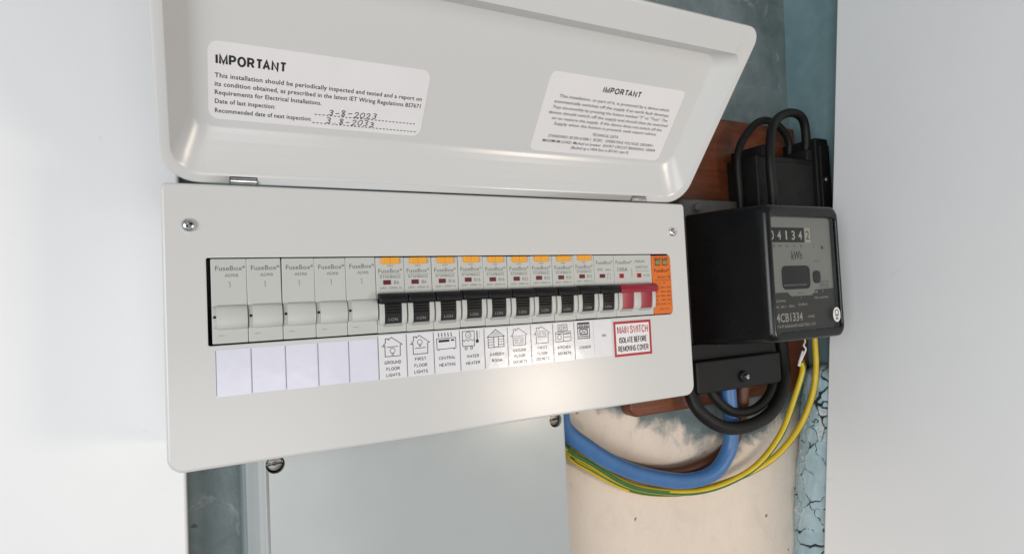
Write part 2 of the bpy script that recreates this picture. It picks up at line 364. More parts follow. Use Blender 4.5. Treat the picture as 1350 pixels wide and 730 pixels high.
# added white painted timber either side of the recess, made up for the unseen margins
mb = MB(); mb.ybox(-900, -15.5, 82, 98, -600, 700, .5, 1.8)
tag(mb.build('added_board', 'white_gloss_paint', org=(-400, 98, -600)), 'added wide white painted board on the wall at the left end of the consumer unit', 'added board')
mb = MB(); rg = []
for z in (-600, 700):
    yb = 39 - .070 * z; x = 566 + lean(z)
    rg.append([(x + 16, yb, z), (x + 2, yb, z), (x, yb - 2, z), (x, -200, z), (x + 16, -200, z)])
mb.loft(rg, 0, smooth=False)
tag(mb.build('added_casing', 'white_gloss_paint', org=(566, 0, -600)), 'added white painted timber casing standing at the right of the blue column and meter', 'door casing')

# thick cracked blue paint on a rounded plaster column in the corner
mb = MB(); nz, na = 380, 260; vs_ = []; cr = []; ch = []
def col_angle(i):                                          # finer facets on the side that faces the room
    t = i / na; return math.radians(95 + (t / .8) * 210) if t < .8 else math.radians(305 + (t - .8) / .2 * 150)
for j in range(nz + 1):
    z = -90 - 270 * j / nz
    cx = 588 + .02 * (z + 90); cy = 58 + .14 * (-90 - z)
    cap = math.sqrt(max(0., 1 - max(0., (14 - (-90 - z)) / 14) ** 2))
    for i in range(na):
        a = col_angle(i)
        r = (26 + 1.8 * noise.noise((math.cos(a) * 1.3, math.sin(a) * 1.3, z * .03)) + .7 * noise.noise((math.cos(a) * 5, math.sin(a) * 5, z * .12))) * (cap * .9 + .1)
        q = Vector((math.cos(a) * 26, math.sin(a) * 26, z))
        q2 = q * .2
        qw = q + 6 * Vector((noise.noise(q * .07), noise.noise(q * .07 + Vector((7, 0, 0))), noise.noise(q * .07 + Vector((0, 9, 0))))) + 1.6 * Vector((noise.noise(q2), noise.noise(q2 + Vector((7, 0, 0))), noise.noise(q2 + Vector((0, 9, 0)))))
        dd, _p = noise.voronoi(Vector((qw.x * .040, qw.y * .040, qw.z * .034)))
        gap = dd[1] - dd[0]; wd = .016 + .10 * max(0, noise.noise(q * .045 + Vector((3, 3, 3)))) + .02 * noise.noise(q * .35)
        if noise.noise(q * .03 + Vector((11, 0, 5))) < -.30: wd = 0
        k = max(0., min(1., (wd - gap) / .018)); c_ = noise.noise(q * .05 + Vector((30, 2, 8))) + .35 * noise.noise(q * .19 + Vector((1, 2, 8))) + .2 * noise.noise(q * .6)
        chip = max(0., min(1., (c_ - .46) * 18))
        r += -2.0 * k - .9 * chip + 1.1 * max(0, .16 - gap) * (1 - k) * 4
        vs_.append((cx + r * math.cos(a), cy + r * math.sin(a), z)); cr.append(k); ch.append(chip)
fs = [(j * na + i, j * na + (i + 1) % na, (j + 1) * na + (i + 1) % na, (j + 1) * na + i) for j in range(nz) for i in range(na)]
mb.add(vs_, fs, 0, True); mb.add(vs_[:na], [tuple(range(na))], 0)
o = mb.build('plaster_column', 'cracked_paint', org=(588, 70, -360))
for nm, arr in (('crack', cr + [0] * na), ('chip', ch + [0] * na)):
    at = o.data.attributes.new(nm, 'FLOAT', 'POINT'); at.data.foreach_set('value', arr)
tag(o, 'rounded column under thick cracked pale blue paint at the lower right', 'column')

# wooden backboard behind the meter
mb = MB(); mb.ybox(338, 588, 84, 97.5, -119, 169, (9, 2, 2, 2), 2.2)
tag(mb.build('backboard', 'varnished_wood', org=(338, 97, -119)), 'red-brown varnished wooden board on the wall behind the black meter', 'backboard')

# ------------------------------------------------------------------ consumer unit
UO = (157, 79, -87)
unit = thing('consumer_unit', UO, 'long white metal consumer unit with its lid hinged open above a row of breakers', 'consumer unit')
# enclosure: an open-fronted folded steel box
mb = MB()
def yr(x0, x1, y, z0, z1, r): return [(x, y, z) for x, z in rring(x0, x1, z0, z1, r, 5)]
mb.loft([yr(-21, 335, 79, -86, 61.6, 6), yr(-21, 335, 3, -86, 61.6, 6), yr(-19.8, 333.8, 3, -84.8, 60.4, 5), yr(-19.8, 333.8, 77.8, -84.8, 60.4, 5)], 0, smooth=False)
mb.build('enclosure', 'white_powder_coat', unit, UO)
# cover with its cut-out
mb = MB(); outer = []; e = 1.6
RC = (8, 8, 3, 3)
for k in range(5):
    a = k / 4 * math.pi / 2; i = e * (1 - math.cos(a)); outer.append([(x, e - e * math.sin(a), z) for x, z in rring(-22 + i, 336 - i, -87 + i, 62.6 - i, tuple(q - i for q in RC), 6)])
rg = [yr_ for yr_ in [[(x, 12, z) for x, z in rring(-22, 336, -87, 62.6, RC, 6)]]] + outer
mb.loft(rg, 0, cap0=False, cap1=False)
hole = rring(-1.9, 317.9, -23.3, 23.2, (1, 2.5, 2.5, 1), 4)
hin = 0.5
h0 = [(x, 0., z) for x, z in rring(-1.9 - hin, 317.9 + hin, -23.3 - hin, 23.2 + hin, (1.4, 3, 3, 1.4), 4)]
tri = tessellate_polygon([[Vector(p) for p in outer[-1]], [Vector(p) for p in h0[::-1]]])
allp = outer[-1] + h0[::-1]; mb.add(allp, [tuple(t) for t in tri])
mb.loft([h0, [(x, .12, z) for x, z in rring(-2.0, 318.0, -23.4, 23.3, (1, 2.5, 2.5, 1), 4)], [(x, .5, z) for x, z in hole], [(x, 2.2, z) for x, z in hole]], 0, False, False)
cover = mb.build('cover', 'white_powder_coat', unit, UO)
# two screws on the cover
for cx, cz, ang in ((-9.4, 40.3, .5), (321.9, 40.1, .9)):
    mb = MB(); mb.lathe([(3.5, .0), (3.6, -.5), (3.4, -1.1), (2.8, -1.8), (1.9, -2.3), (1.0, -2.5)], (cx, 0, cz), 28)
    sc_ = mb.build('screw', 'zinc', unit, UO)
    for q in (0, math.pi / 2):
        ct = MB(); c_, s_ = math.cos(ang + q), math.sin(ang + q)
        rgs = []
        for y, k in ((-3.2, 1.), (-1.0, .75)):
            rgs.append([(cx + (u * c_ - v_ * s_) * k, y, cz + (u * s_ + v_ * c_) * k) for u, v_ in ((-2, -.42), (2, -.42), (2, .42), (-2, .42))])
        ct.loft(rgs, 0, smooth=False); cut(sc_, ct.build('c', 'zinc', unit, UO))

# lid: a dished pressing, tilted 39 degrees out from the hinge
TH = math.radians(39); LO = Vector((0, 0, 66.0))
def lidp(u, s_, h): return tuple(LO + Vector((u, -math.sin(TH) * s_ + math.cos(TH) * h, math.cos(TH) * s_ + math.sin(TH) * h)))
H = 12.
def lr(x0, x1, s0, s1, h, r): return [lidp(u, v_, h) for u, v_ in rring(x0, x1, s0, s1, r, 8)]
mb = MB(); OX = (-22, 336.5, -3.6, 131); RL = (18, 17, 11, 11)
def li(i, h): return lr(OX[0] + i, OX[1] - i, OX[2] + i, OX[3] - i, h, tuple(max(1, q - i * .6) for q in RL))
rg = [li(9, 15), li(6, 14.6), li(3, 13), li(1.2, 10.5), li(.4, 7.5), li(0, 4.5), li(0, 1.3), li(.12, .7), li(.45, .25), li(1.0, .03), li(1.5, 0)]
OP = (-17, 330.3, 1.0, 112.5); FL = (-6.5, 318, 24.5, 106.5); RO = (15, 15, 9, 9); RF = (11, 11, 9, 9)
for u, h in ((0, 0), (.012, .05), (.035, .25), (.07, .7), (.12, 1.5), (.3, 4.0), (.5, 6.6), (.7, 9.1), (.85, 10.8), (.91, 11.4), (.955, 11.8), (.985, 11.96), (1, 12)):
    rg.append(lr(*[a + (b_ - a) * u for a, b_ in zip(OP, FL)], h, tuple(a + (b_ - a) * u for a, b_ in zip(RO, RF))))
mb.loft(rg, 0); lid = mb.build('lid', 'lid_gloss_coat', unit, UO, sharp=50)
for x0, x1 in ((10.5, 24.5), (284, 298)):
    ct = MB(); ct.loft([[lidp(u, s_, -2) for u, s_ in ((x0, -6), (x1, -6), (x1, 1.3), (x0, 1.3))], [lidp(u, s_, 4.4) for u, s_ in ((x0, -6), (x1, -6), (x1, 1.3), (x0, 1.3))]], 0, smooth=False)
    cut(lid, ct.build('c', 'zinc', unit, UO))
    mb = MB(); P = Vector(lidp(0, -1.5, .6)); n = 16
    mb.loft([[(x, P.y + 2.1 * math.cos(2 * math.pi * i / n), P.z + 2.1 * math.sin(2 * math.pi * i / n)) for i in range(n)] for x in (x0 + .6, x1 - .6)], 0)
    mb.build('hinge_pin', 'zinc', unit, UO)

# notices stuck inside the lid
def lf(u, v_, d): return lidp(u, v_, H - d)
DIG = {'0': [[(.5, 1), (.15, .8), (.05, .4), (.3, 0), (.7, .05), (.95, .45), (.8, .9), (.5, 1)]], '2': [[(.1, .75), (.35, 1), (.75, .95), (.8, .65), (.45, .3), (.05, 0), (.95, .05)]],
       '3': [[(.1, .9), (.5, 1), (.85, .8), (.6, .55), (.4, .5), (.8, .4), (.85, .15), (.45, 0), (.05, .12)]], '8': [[(.75, .9), (.4, 1), (.15, .8), (.5, .52), (.85, .25), (.5, 0), (.15, .2), (.5, .52), (.85, .8), (.75, .9)]],
       '-': [[(.1, .45), (.9, .5)]], '.': [[(.4, .05), (.6, .0)]], '5': [[(.85, 1), (.25, .95), (.2, .6), (.7, .6), (.85, .3), (.5, 0), (.1, .1)]]}
def script(mb, string, u, v_, h, adv, fr, d, mat):
    for ch_ in string:
        jx, jy = random.uniform(-.2, .2), random.uniform(-.35, .3); kx, ky = random.uniform(.85, 1.05), random.uniform(.85, 1.1); sl = random.uniform(.1, .9)
        for st in DIG.get(ch_, []):
            mb.stroke([(u + jx + x * adv * .78 * kx + y * sl, v_ + jy + y * h * ky + x * .2) for x, y in st], .42, fr, d, mat)
        u += adv
mb = MB(); mb.sheet(1, 116, 28.3, 68.6, 5, lf, .02, .22)
D1 = .30
caps_text(mb, 'IMPORTANT', 4.5, 57.0, 5.3, 33.4, lf, D1, 1, 'L', .20)
for s_, v_, x1 in (('This installation should be periodically inspected and tested and a report on', 50.4, 113.2), ('its condition obtained, as prescribed in the latest IET Wiring Regulations BS7671', 46.0, 113.2),
                   ('Requirements for Electrical Installations.', 41.6, 56.8), ('Date of last inspection:', 36.9, 33.2), ('Recommended date of next inspection:', 31.9, 52.2)):
    mb.text(s_, 4.1, v_, 2.35, x1 - 4.1, lf, D1, 2, bold=.012)
for v_, u0 in ((36.0, 53.7), (31.1, 52.9)):
    u = u0
    while u < 112: mb.stroke([(u, v_), (u + 1.25, v_)], .45, lf, D1, 2); u += 2.1
script(mb, '3-8-2023', 61, 36.6, 3.3, 3.5, lf, D1 + .05, 3); script(mb, '3.8-2033', 60, 31.7, 3.2, 3.5, lf, D1 + .05, 3)
o = mb.build('notice_sticker', ['sticker', 'ink', 'ink', 'pen_ink'], lid, UO)
o['label'] = 'larger white IMPORTANT sticker with two handwritten dates on dotted lines'
mb = MB(); mb.sheet(193.5, 305, 25.8, 79.6, 4, lf, .02, .22)
caps_text(mb, 'IMPORTANT', 251.5, 70.4, 4.1, 32, lf, D1, 1, 'C', .20)
for s_, v_, wd in (('This installation, or part of it, is protected by a device which', 63.6, 92.5), ('automatically switches off the supply if an earth fault develops.', 59.8, 97.5), ('Test six-monthly by pressing the button marked "T" or "Test". The', 56.0, 97.5),
                   ('device should switch off the supply and should then be switched', 52.3, 101), ('on to restore the supply. If the device does not switch off the', 48.6, 94), ('Supply when the button is pressed, seek expert advice.', 45.0, 88),
                   ('TECHNICAL DATA', 39.9, 22.5), ('STANDARD: BS EN 61008-1  RCBO   OPERATING VOLTAGE: 230/240V~', 36.2, 91), ('MAXIMUM LOAD: Marked on breaker  SHORT CIRCUIT BREAKING: 10000A', 32.6, 97.5), ('(Backed up a 100A fuse to BS1361 type II)', 29.2, 50)):
    mb.text(s_, 250.2, v_, 2.0, wd, lf, D1, 1, 'C', bold=.006)
o = mb.build('notice_sticker', ['sticker', 'ink'], lid, UO); o['label'] = 'smaller white IMPORTANT sticker with ten centred lines of print'

# circuit labels under the row, stuck on the cover
LX = [1.2, 18.4, 35.8, 53.1, 70.3, 87.5, 104.9, 122.3, 139.8, 156.8, 173.8, 191.4, 208.8, 226.2, 243.0, 258.8]
class Lab:
    def __init__(s, i, sheetmat, ink='ink', z0=-50.2, z1=-24.0, edge=True):
        s.mb = MB(); s.x = LX[i]; s.w = LX[i + 1] - LX[i] - .25; s.z = z0; s.mats = [sheetmat, ink]; s.h = z1 - z0
        s.k = s.h / 26.2
        lift = random.uniform(.22, .40); s.d = lift + .07
        s.mb.sheet(s.x, s.x + s.w, z0 + random.uniform(-.25, .25), z1, .25, front, .02, lift)
        if edge: s.mb.stroke([(s.x + .22, z0 + .4), (s.x + .22, z1 - .4)], .28, front, s.d, 1)  # dark line paints the shade in the gap between labels
    def st(s, pts, wd=.33, closed=False): s.mb.stroke([(s.x + u, s.z + v_ * s.k) for u, v_ in pts], wd, front, s.d, 1, closed)
    def ci(s, u, v_, r, wd=.3, **k): s.mb.circle(s.x + u, s.z + v_ * s.k, r, wd, front, s.d, 1, **k)
    def poly(s, pts): s.mb.flat([(s.x + u, s.z + v_ * s.k) for u, v_ in pts], front, s.d, 1)
    def tx(s, string, v_, wd, h=1.75): caps_text(s.mb, string, s.x + 8.7, s.z + v_ * s.k - .1, h + .25, wd, front, s.d, 1, 'C', .16)
    def house(s, base=13.4, top=24.4):
        s.st([(2.2, 19.6), (3.6, 19.5), (3.4, 20.4), (4.6, 21.6), (4.6, 24.0), (6.3, 24.0), (6.4, 23.2), (8.3, top + .3), (14.8, 20.2), (13.6, 19.9), (13.4, base), (4.2, base), (4.2, 20.3)], .42)
    def bulb(s, u, v_, flip=1):
        s.ci(u, v_, 1.55, .32, n=14); s.st([(u - .5, v_ - 1.5 * flip), (u - .4, v_ - 2.5 * flip), (u + .4, v_ - 2.5 * flip), (u + .5, v_ - 1.5 * flip)], .35)
    def done(s, text):
        o = s.mb.build('circuit_label', s.mats, cover, UO); o['label'] = text; return o
for i, nm in enumerate(('leftmost', 'second', 'third', 'fourth', 'fifth')):
    L = Lab(i, 'lilac_laminate', 'grey_ink', z0=-50.0, z1=-25.6); L.done(f'blank lilac-white circuit label, {nm} from the left')
L = Lab(5, 'laminate'); L.house(); L.st([(5.4, 18.9), (12.2, 19.1)], .4); L.bulb(8.8, 16.7)
for t_, v_, wd in (('GROUND', 8.9, 10.2), ('FLOOR', 5.1, 8.2), ('LIGHTS', 1.4, 8.6)): L.tx(t_, v_, wd)
L.done('white circuit label with a house icon reading GROUND FLOOR LIGHTS')
L = Lab(6, 'laminate'); L.house(); L.st([(5.4, 16.9), (12.2, 17.1)], .4); L.bulb(8.6, 20.6)
for t_, v_, wd in (('FIRST', 9.5, 7.2), ('FLOOR', 5.6, 8.2), ('LIGHTS', 1.8, 8.6)): L.tx(t_, v_, wd)
L.done('white circuit label with a house icon reading FIRST FLOOR LIGHTS')
L = Lab(7, 'laminate')
for u in (3.4, 5.5, 7.6, 9.7, 11.8): L.st([(u, 22.6), (u + .4, 23.4), (u - .1, 24.2), (u + .3, 25.2)], .5)
L.st([(2.2, 15.0), (14.8, 15.2), (14.9, 21.8), (2.1, 21.6)], .4, True); L.poly([(3.4, 19.3), (10.6, 19.4), (10.6, 20.9), (3.4, 20.8)])
L.poly([(11.6, 19.8), (13.8, 19.8), (13.8, 20.8), (11.6, 20.8)]); L.st([(3.4, 15), (3.4, 14.2)], .5); L.st([(13.6, 15.1), (13.6, 14.3)], .5)
L.tx('CENTRAL', 8.6, 11.0); L.tx('HEATING', 4.4, 10.8); L.done('white circuit label with a heater icon reading CENTRAL HEATING')
L = Lab(8, 'laminate'); L.st([(2.0, 15.6), (10.2, 15.6), (10.2, 25), (2.0, 25)], .42, True); L.ci(6.1, 22.6, 1.9, .35, n=16); L.st([(5.4, 22.4), (6.2, 22.0), (6.9, 23.3)], .3)
L.st([(2.0, 19.8), (3.3, 18.8), (4.6, 19.9), (6, 18.8), (7.4, 19.9), (8.8, 18.9), (10.2, 19.9)], .35); L.ci(4.2, 14.2, .8, .4, n=10); L.ci(8.0, 14.3, .8, .4, n=10)
L.st([(12.2, 19.8), (12.2, 25)], .7); L.poly([(12.2 + 1.15 * math.cos(a * .5236), 18.4 + 1.3 * math.sin(a * .5236)) for a in range(12)])
for k in range(5): L.st([(13.6, 20.4 + k), (14.2, 20.4 + k)], .25)
L.tx('WATER', 8.2, 8.4); L.tx('HEATER', 3.9, 9.8); L.done('white circuit label with a cylinder and thermometer icon reading WATER HEATER')
L = Lab(9, 'laminate'); L.st([(2.2, 20.3), (8.4, 24.8), (14.8, 20.3)], .5, True); L.st([(2.8, 13.4), (14.2, 13.4), (14.2, 20.2), (2.8, 20.2)], .4, True)
L.st([(6.9, 13.5), (6.9, 20.1)], .4); L.st([(10.2, 13.5), (10.2, 20.1)], .4)
for v_ in (15.1, 16.8, 18.5): L.st([(3, v_), (6.8, v_)], .28); L.st([(10.3, v_), (14, v_)], .28)
for v_ in (21.6, 22.8): L.st([(8.4 - (24.5 - v_) * 1.2, v_), (8.4 + (24.5 - v_) * 1.2, v_)], .28)
L.tx('GARDEN', 8.0, 10.2); L.tx('ROOM', 4.0, 7.4); L.done('white circuit label with a shed icon reading GARDEN ROOM')
L = Lab(10, 'laminate', 'glare_faded_ink'); L.house(); L.st([(5.2, 19.4), (12.6, 19.5)], .3); L.st([(5.6, 14.8), (11.6, 14.8), (11.6, 18.2), (5.6, 18.2)], .26, True); L.ci(7.2, 16.5, .7, .25, n=8); L.ci(10, 16.5, .7, .25, n=8)
for t_, v_, wd in (('GROUND', 9.2, 9.6), ('FLOOR', 5.4, 8.0), ('SOCKETS', 1.6, 10.4)): L.tx(t_, v_, wd)
L.done('white circuit label with ink paled for glare and a house icon reading GROUND FLOOR SOCKETS')
L = Lab(11, 'laminate', 'glare_faded_ink'); L.house(); L.st([(5.2, 17.4), (12.6, 17.5)], .3); L.st([(5.6, 18.2), (11.6, 18.2), (11.6, 21.4), (5.6, 21.4)], .26, True); L.ci(7.2, 19.8, .7, .25, n=8); L.ci(10, 19.8, .7, .25, n=8)
for t_, v_, wd in (('FIRST', 9.4, 7.4), ('FLOOR', 5.6, 8.0), ('SOCKETS', 1.9, 10.4)): L.tx(t_, v_, wd)
L.done('white circuit label with ink paled for glare and a house icon reading FIRST FLOOR SOCKETS')
L = Lab(12, 'laminate'); L.st([(4.4, 20.6), (11.8, 20.7), (11.8, 24.8), (4.4, 24.7)], .4, True); L.ci(6.6, 22.6, 1.1, .35, n=10); L.st([(8.8, 21.2), (8.8, 24.2)], .4); L.ci(10.3, 22.8, .7, .3, n=8)
L.st([(2.2, 13.2), (14.6, 13.4), (14.6, 19.9), (2.2, 19.8)], .35, True); L.st([(8.4, 13.4), (8.4, 19.8)], .4); L.ci(5.2, 16.2, 1.6, .35, n=10); L.st([(9.2, 18.4), (14, 18.5)], .7); L.st([(9.2, 16.2), (14, 16.3)], .35); L.st([(3, 18.6), (7.6, 18.7)], .6)
L.tx('KITCHEN', 8.4, 10.4); L.tx('SOCKETS', 4.2, 10.6); L.done('white circuit label with worktop icons reading KITCHEN SOCKETS')
L = Lab(13, 'laminate'); L.st([(3.2, 14.2), (13, 14.2), (13, 25), (3.2, 25)], .6, True); L.poly([(3.6, 24.0), (12.6, 24.0), (12.6, 25.2), (3.6, 25.2)])
for u in (5, 7, 9.2, 11.2): L.ci(u, 22.9, .65, .5, n=8)
L.st([(3.2, 21.7), (13, 21.7)], .7); L.st([(5, 17), (11.2, 17), (11.2, 20.6), (5, 20.6)], .8, True); L.st([(6, 17.6), (7.4, 19.6), (8.6, 18), (10.2, 19.8)], .5); L.st([(4, 15.6), (12.2, 15.6)], .6)
L.tx('COOKER', 7.0, 9.6); L.done('white circuit label with an oven icon reading COOKER')
L = Lab(14, 'laminate', edge=False); L.tx('SPD', 14.2, 3.8, 1.5); L.done('plain white circuit label reading SPD')
mb = MB(); mb.sheet(260.3, 295.2, -51.8, -26.0, .4, front, .02, .3)
mb.stroke([(261.3, -50.8), (294.2, -50.8), (294.2, -27.0), (261.3, -27.0)], 1.9, front, .36, 1, True)
caps_text(mb, 'MAIN SWITCH', 277.9, -35.2, 5.6, 28.4, front, .36, 1, 'C', .13)
caps_text(mb, 'ISOLATE BEFORE', 277.9, -42.0, 4.3, 25.8, front, .36, 2, 'C', .15); caps_text(mb, 'REMOVING COVER', 277.9, -48.3, 4.3, 28.2, front, .36, 2, 'C', .15)
o = mb.build('warning_label', ['sticker', 'red_ink', 'ink'], cover, UO); o['label'] = 'red-bordered label reading MAIN SWITCH ISOLATE BEFORE REMOVING COVER'

# ------------------------------------------------------------------ the row of modules
PW = 17.6
def arc(z0, z1, top, n=10, base=.5, flat=.0):
    """outline (y, z) of a hump between z0 and z1 standing `top` proud"""
    return [(base, z0)] + [(-top * math.sin(math.pi * k / n) ** (.55 + flat), z0 + (z1 - z0) * (.5 - .5 * math.cos(math.pi * k / n))) for k in range(n + 1)] + [(base, z1)]
def make_blank(ox):
    org = (ox, 0, -22.5)
    t = thing('blank_module', org, '', 'filler module', 'blank grey filler modules at the left of the row')
    mb = MB(); mb.ybox(ox + .1, ox + 17.45, -.25, 44, -22.5, 22.5, .5, .35)
    mb.prism_x(arc(-14.6, -2.8, 2.2), ox + .35, ox + 2.3, .25)
    mb.build('body', 'blank_plastic', t, org)
    mb = MB(); mb.prism_x(arc(-15.2, -2.4, 4.0, 14), ox + 2.2, ox + 17.2, .35); mb.build('filler_cap', 'blank_plastic', t, org)
    mb = MB(); mb.lathe([(.75, -2.05), (.75, -2.45), (.55, -2.5)], (ox + 1.35, 0, -8.4), 12); mb.build('notch_dot', 'black_plastic', t, org)  # black disc for a recessed notch, its inner shade put into the colour
    mb = MB(); d = .33
    mb.text('FuseBox*', ox + 2.3, 16.2, 2.5, 14.6, front, d, 0, bold=.008); mb.text('ADRB', ox + 6.8, 12.8, 1.6, 6.6, front, d, 0)
    mb.build('face_print', 'grey_ink', t, org)
    mb = MB(); mb.stroke([(ox + 8.6, 10.0), (ox + 9.2, 10.0), (ox + 9.2, 7.0)], .25, front, d, 0); mb.build('tick_mark', 'grey_ink', t, org)
    mb = MB(); mb.stroke([(ox + 3, -18.2), (ox + 6, -18.2)], .2, front, d, 0); mb.build('tick_mark', 'grey_ink', t, org)
    return t
def copy_tree(o, parent=None):
    c = o.copy(); C.objects.link(c)
    if parent: c.parent = parent
    for k in list(o.children): copy_tree(k, c)
    return c
b0 = make_blank(0)
for i, nm in enumerate(('leftmost blank filler module at the left end of the breaker row', 'second blank filler module from the left end of the breaker row', 'third blank filler module, the middle of the five blanks',
                        'fourth blank filler module from the left end of the breaker row', 'fifth blank filler module, next to the first black breaker switch')):
    t = b0 if i == 0 else copy_tree(b0); t.location = Vector((i * PW, random.uniform(-.2, .2), -22.5 + random.uniform(-.15, .15))) * S; t.rotation_euler = (0, math.radians(random.uniform(-.3, .3)), 0); t['label'] = nm
def guards(mb, ox, xs):
    for a, b_ in xs: mb.prism_x(arc(-18.0, -.8, 4.0, 12, flat=-.15), ox + a, ox + b_, .45)
def toggle(t, org, ox, spans, bar, mats, word='I-ON'):
    mb = MB()
    for a, b_ in spans:
        mb.prism_x([(.5, -17.2)] + [(-(2.3 + 1.7 * k / 6), -16.8 + 12 * k / 6) for k in range(7)] + [(.5, -4.4)], ox + a, ox + b_, .3)
        for k in range(4 if word else 0): mb.prism_x([(-2.9 - k * .26, -11.2 + k * 1.7), (-3.5 - k * .26, -10.9 + k * 1.7), (-3.3 - k * .26, -10.2 + k * 1.7)], ox + a + .5, ox + b_ - .5, .1, smooth=False)
        if word:
            def tf(u, v_, d): return (u, -(2.3 + 1.7 * (v_ + 16.8) / 12) - d, v_)
            mb.text(word, ox + (a + b_) / 2, -15.6, 1.8, 5.6, tf, .08, 1, 'C')
    mb.prism_x([(.5, -5.0), (-4.6, -5.4), (-6.4, -5.2), (-7.3, -4.2), (-7.4, -2.5), (-6.8, -.8), (-5.2, .5), (-1.5, 1.0), (.5, 1.0)], ox + bar[0], ox + bar[1], .6)
    return mb.build('toggle', mats, t, org)
def make_breaker(ox, kind):
    org = (ox, 0, -22.5)
    t = thing('circuit_breaker', org, '', 'circuit breaker', 'breakers with black switches in the row')
    mb = MB(); mb.ybox(ox + .1, ox + 17.45, -.25, 44, -22.5, 22.5, .5, .35, 0)
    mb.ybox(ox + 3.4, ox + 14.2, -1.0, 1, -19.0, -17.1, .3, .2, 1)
    mb.build('body', ['module_plastic', 'shaded_module_plastic'], t, org)
    mb = MB(); guards(mb, ox, ((.5, 3.5), (14.1, 17.0))); mb.build('switch_guard', 'module_plastic', t, org)
    toggle(t, org, ox, ((3.7, 13.9),), (.35, 17.3), ['black_plastic', 'grey_print'])
    mb = MB(); mb.ybox(ox + 4.3, ox + 8.9, -.62, 1, 6.2, 8.9, .2, .12, 0); mb.ybox(ox + 5.3, ox + 7.9, -.68, 1, 6.8, 8.3, .1, .03, 1); mb.build('indicator_window', ['dark_red', 'dark_red'], t, org)
    d = .33
    if kind == 'rcbo':
        mb = MB(); mb.ybox(ox + 3.5, ox + 8.75, -2.0, 1, 18.6, 22.45, .4, .35); mb.ybox(ox + 8.85, ox + 14.2, -2.0, 1, 18.6, 22.45, .4, .35); mb.build('test_button', 'orange_button', t, org)
        mb = MB(); mb.text('TEST', ox + 8.9, 16.9, 1.0, 3.8, front, d, 0, 'C'); mb.text('FuseBox*', ox + 1.6, 13.2, 2.5, 14.6, front, d, 0, bold=.004)
        mb.stroke([(ox + 1.8, 12.2), (ox + 15.6, 12.2)], .2, front, d, 0); mb.text('RTAMB0632', ox + 2.6, 10.0, 1.55, 12.4, front, d, 0)
        mb.text('230V~ 6000A 3a', ox + 2.0, 3.6, 1.2, 13.6, front, d, 0)
    else:
        mb = MB(); mb.text('FuseBox*', ox + 1.6, 16.0, 2.5, 14.8, front, d, 0, bold=.004); mb.text('B32', ox + 2.8, 11.4, 1.8, 4.6, front, d, 0); mb.text('6000 3', ox + 9.8, 11.2, 1.5, 5.0, front, d, 0)
        mb.stroke([(ox + 11.2, 4.4), (ox + 11.2, 9.2), (ox + 13.6, 9.2), (ox + 13.6, 4.4)], .22, front, d, 0)
    mb.build('face_print', 'grey_ink', t, org)
    return t
def rating(t, ox, word):
    org = (ox, 0, -22.5); mb = MB(); mb.text(word, ox + 11.0, 6.4, 2.1, 4.2 if len(word) > 2 else 3.0, front, .33, 0); mb.build('rating_print', 'grey_ink', t, org)
names = ('GROUND FLOOR LIGHTS', 'FIRST FLOOR LIGHTS', 'CENTRAL HEATING', 'WATER HEATER', 'GARDEN ROOM', 'GROUND FLOOR SOCKETS', 'FIRST FLOOR SOCKETS', 'KITCHEN SOCKETS', 'COOKER')
r0 = make_breaker(5 * PW, 'rcbo'); trees = [r0] + [copy_tree(r0) for _ in range(8)]
for i, (t, nm, rt) in enumerate(zip(trees, names, ('B6', 'B6', 'B16', 'B16', 'B16', 'B32', 'B32', 'B32', 'B32'))):
    ox = (5 + i) * PW; t.location = Vector((ox, random.uniform(-.25, .25), -22.5 + random.uniform(-.2, .2))) * S; t.rotation_euler = (0, math.radians(random.uniform(-.3, .3)), 0); rating(t, ox, rt)
    t['label'] = f'black-switched breaker with an orange test button above the {nm} label'
t = make_breaker(14 * PW, 'mcb'); t['label'] = 'black-switched breaker without a test button, above the SPD label'
# main switch, two modules wide
ox = 15 * PW; org = (ox, 0, -22.5)
t = thing('main_switch', org, 'double-width main switch with one wide red lever, beside the orange module', 'main switch')
mb = MB(); mb.ybox(ox + .1, ox + 35.05, -.25, 44, -22.5, 22.5, .5, .35)
for a in (3.4, 21.0): mb.ybox(ox + a, ox + a + 10.6, -1.0, 1, -19.0, -17.1, .3, .2, 1)
mb.build('body', ['module_plastic', 'shaded_module_plastic'], t, org)
for xs in (((.5, 3.4),), ((14.2, 20.6),), ((31.6, 34.6),)):
    mb = MB(); guards(mb, ox, xs); mb.build('switch_guard', 'module_plastic', t, org)
toggle(t, org, ox, ((3.6, 14.0), (20.8, 31.4)), (.6, 34.8), ['red_plastic', 'red_ink'], None)
for a in (4.4, 20.8):
    mb = MB(); mb.ybox(ox + a, ox + a + 3.9, -.62, 1, 5.6, 8.8, .2, .12, 0); mb.ybox(ox + a + 1.1, ox + a + 2.9, -.7, 1, 6.4, 8.2, .1, .03, 1); mb.build('indicator_window', ['red_ink', 'dark_red'], t, org)
mb = MB(); d = .33
mb.text('FuseBox*', ox + 1.6, 16.0, 2.5, 15.0, front, d, 0, bold=.004); mb.text('100A', ox + 3.0, 10.6, 2.7, 9.4, front, d, 0, bold=.008); mb.text('MAIN', ox + 19.6, 16.6, 2.2, 9.0, front, d, 0); mb.text('SWITCH', ox + 19.8, 12.2, 2.2, 11.2, front, d, 0)
mb.stroke([(ox + 16, 6), (ox + 16, 12.6)], .35, front, d, 0); mb.stroke([(ox + 20, 10.6), (ox + 32.5, 10.6)], .25, front, d, 0); mb.text('AC-22A', ox + 27, 6.4, 1.5, 6.0, front, d, 0)
mb.build('face_print', 'grey_ink', t, org)
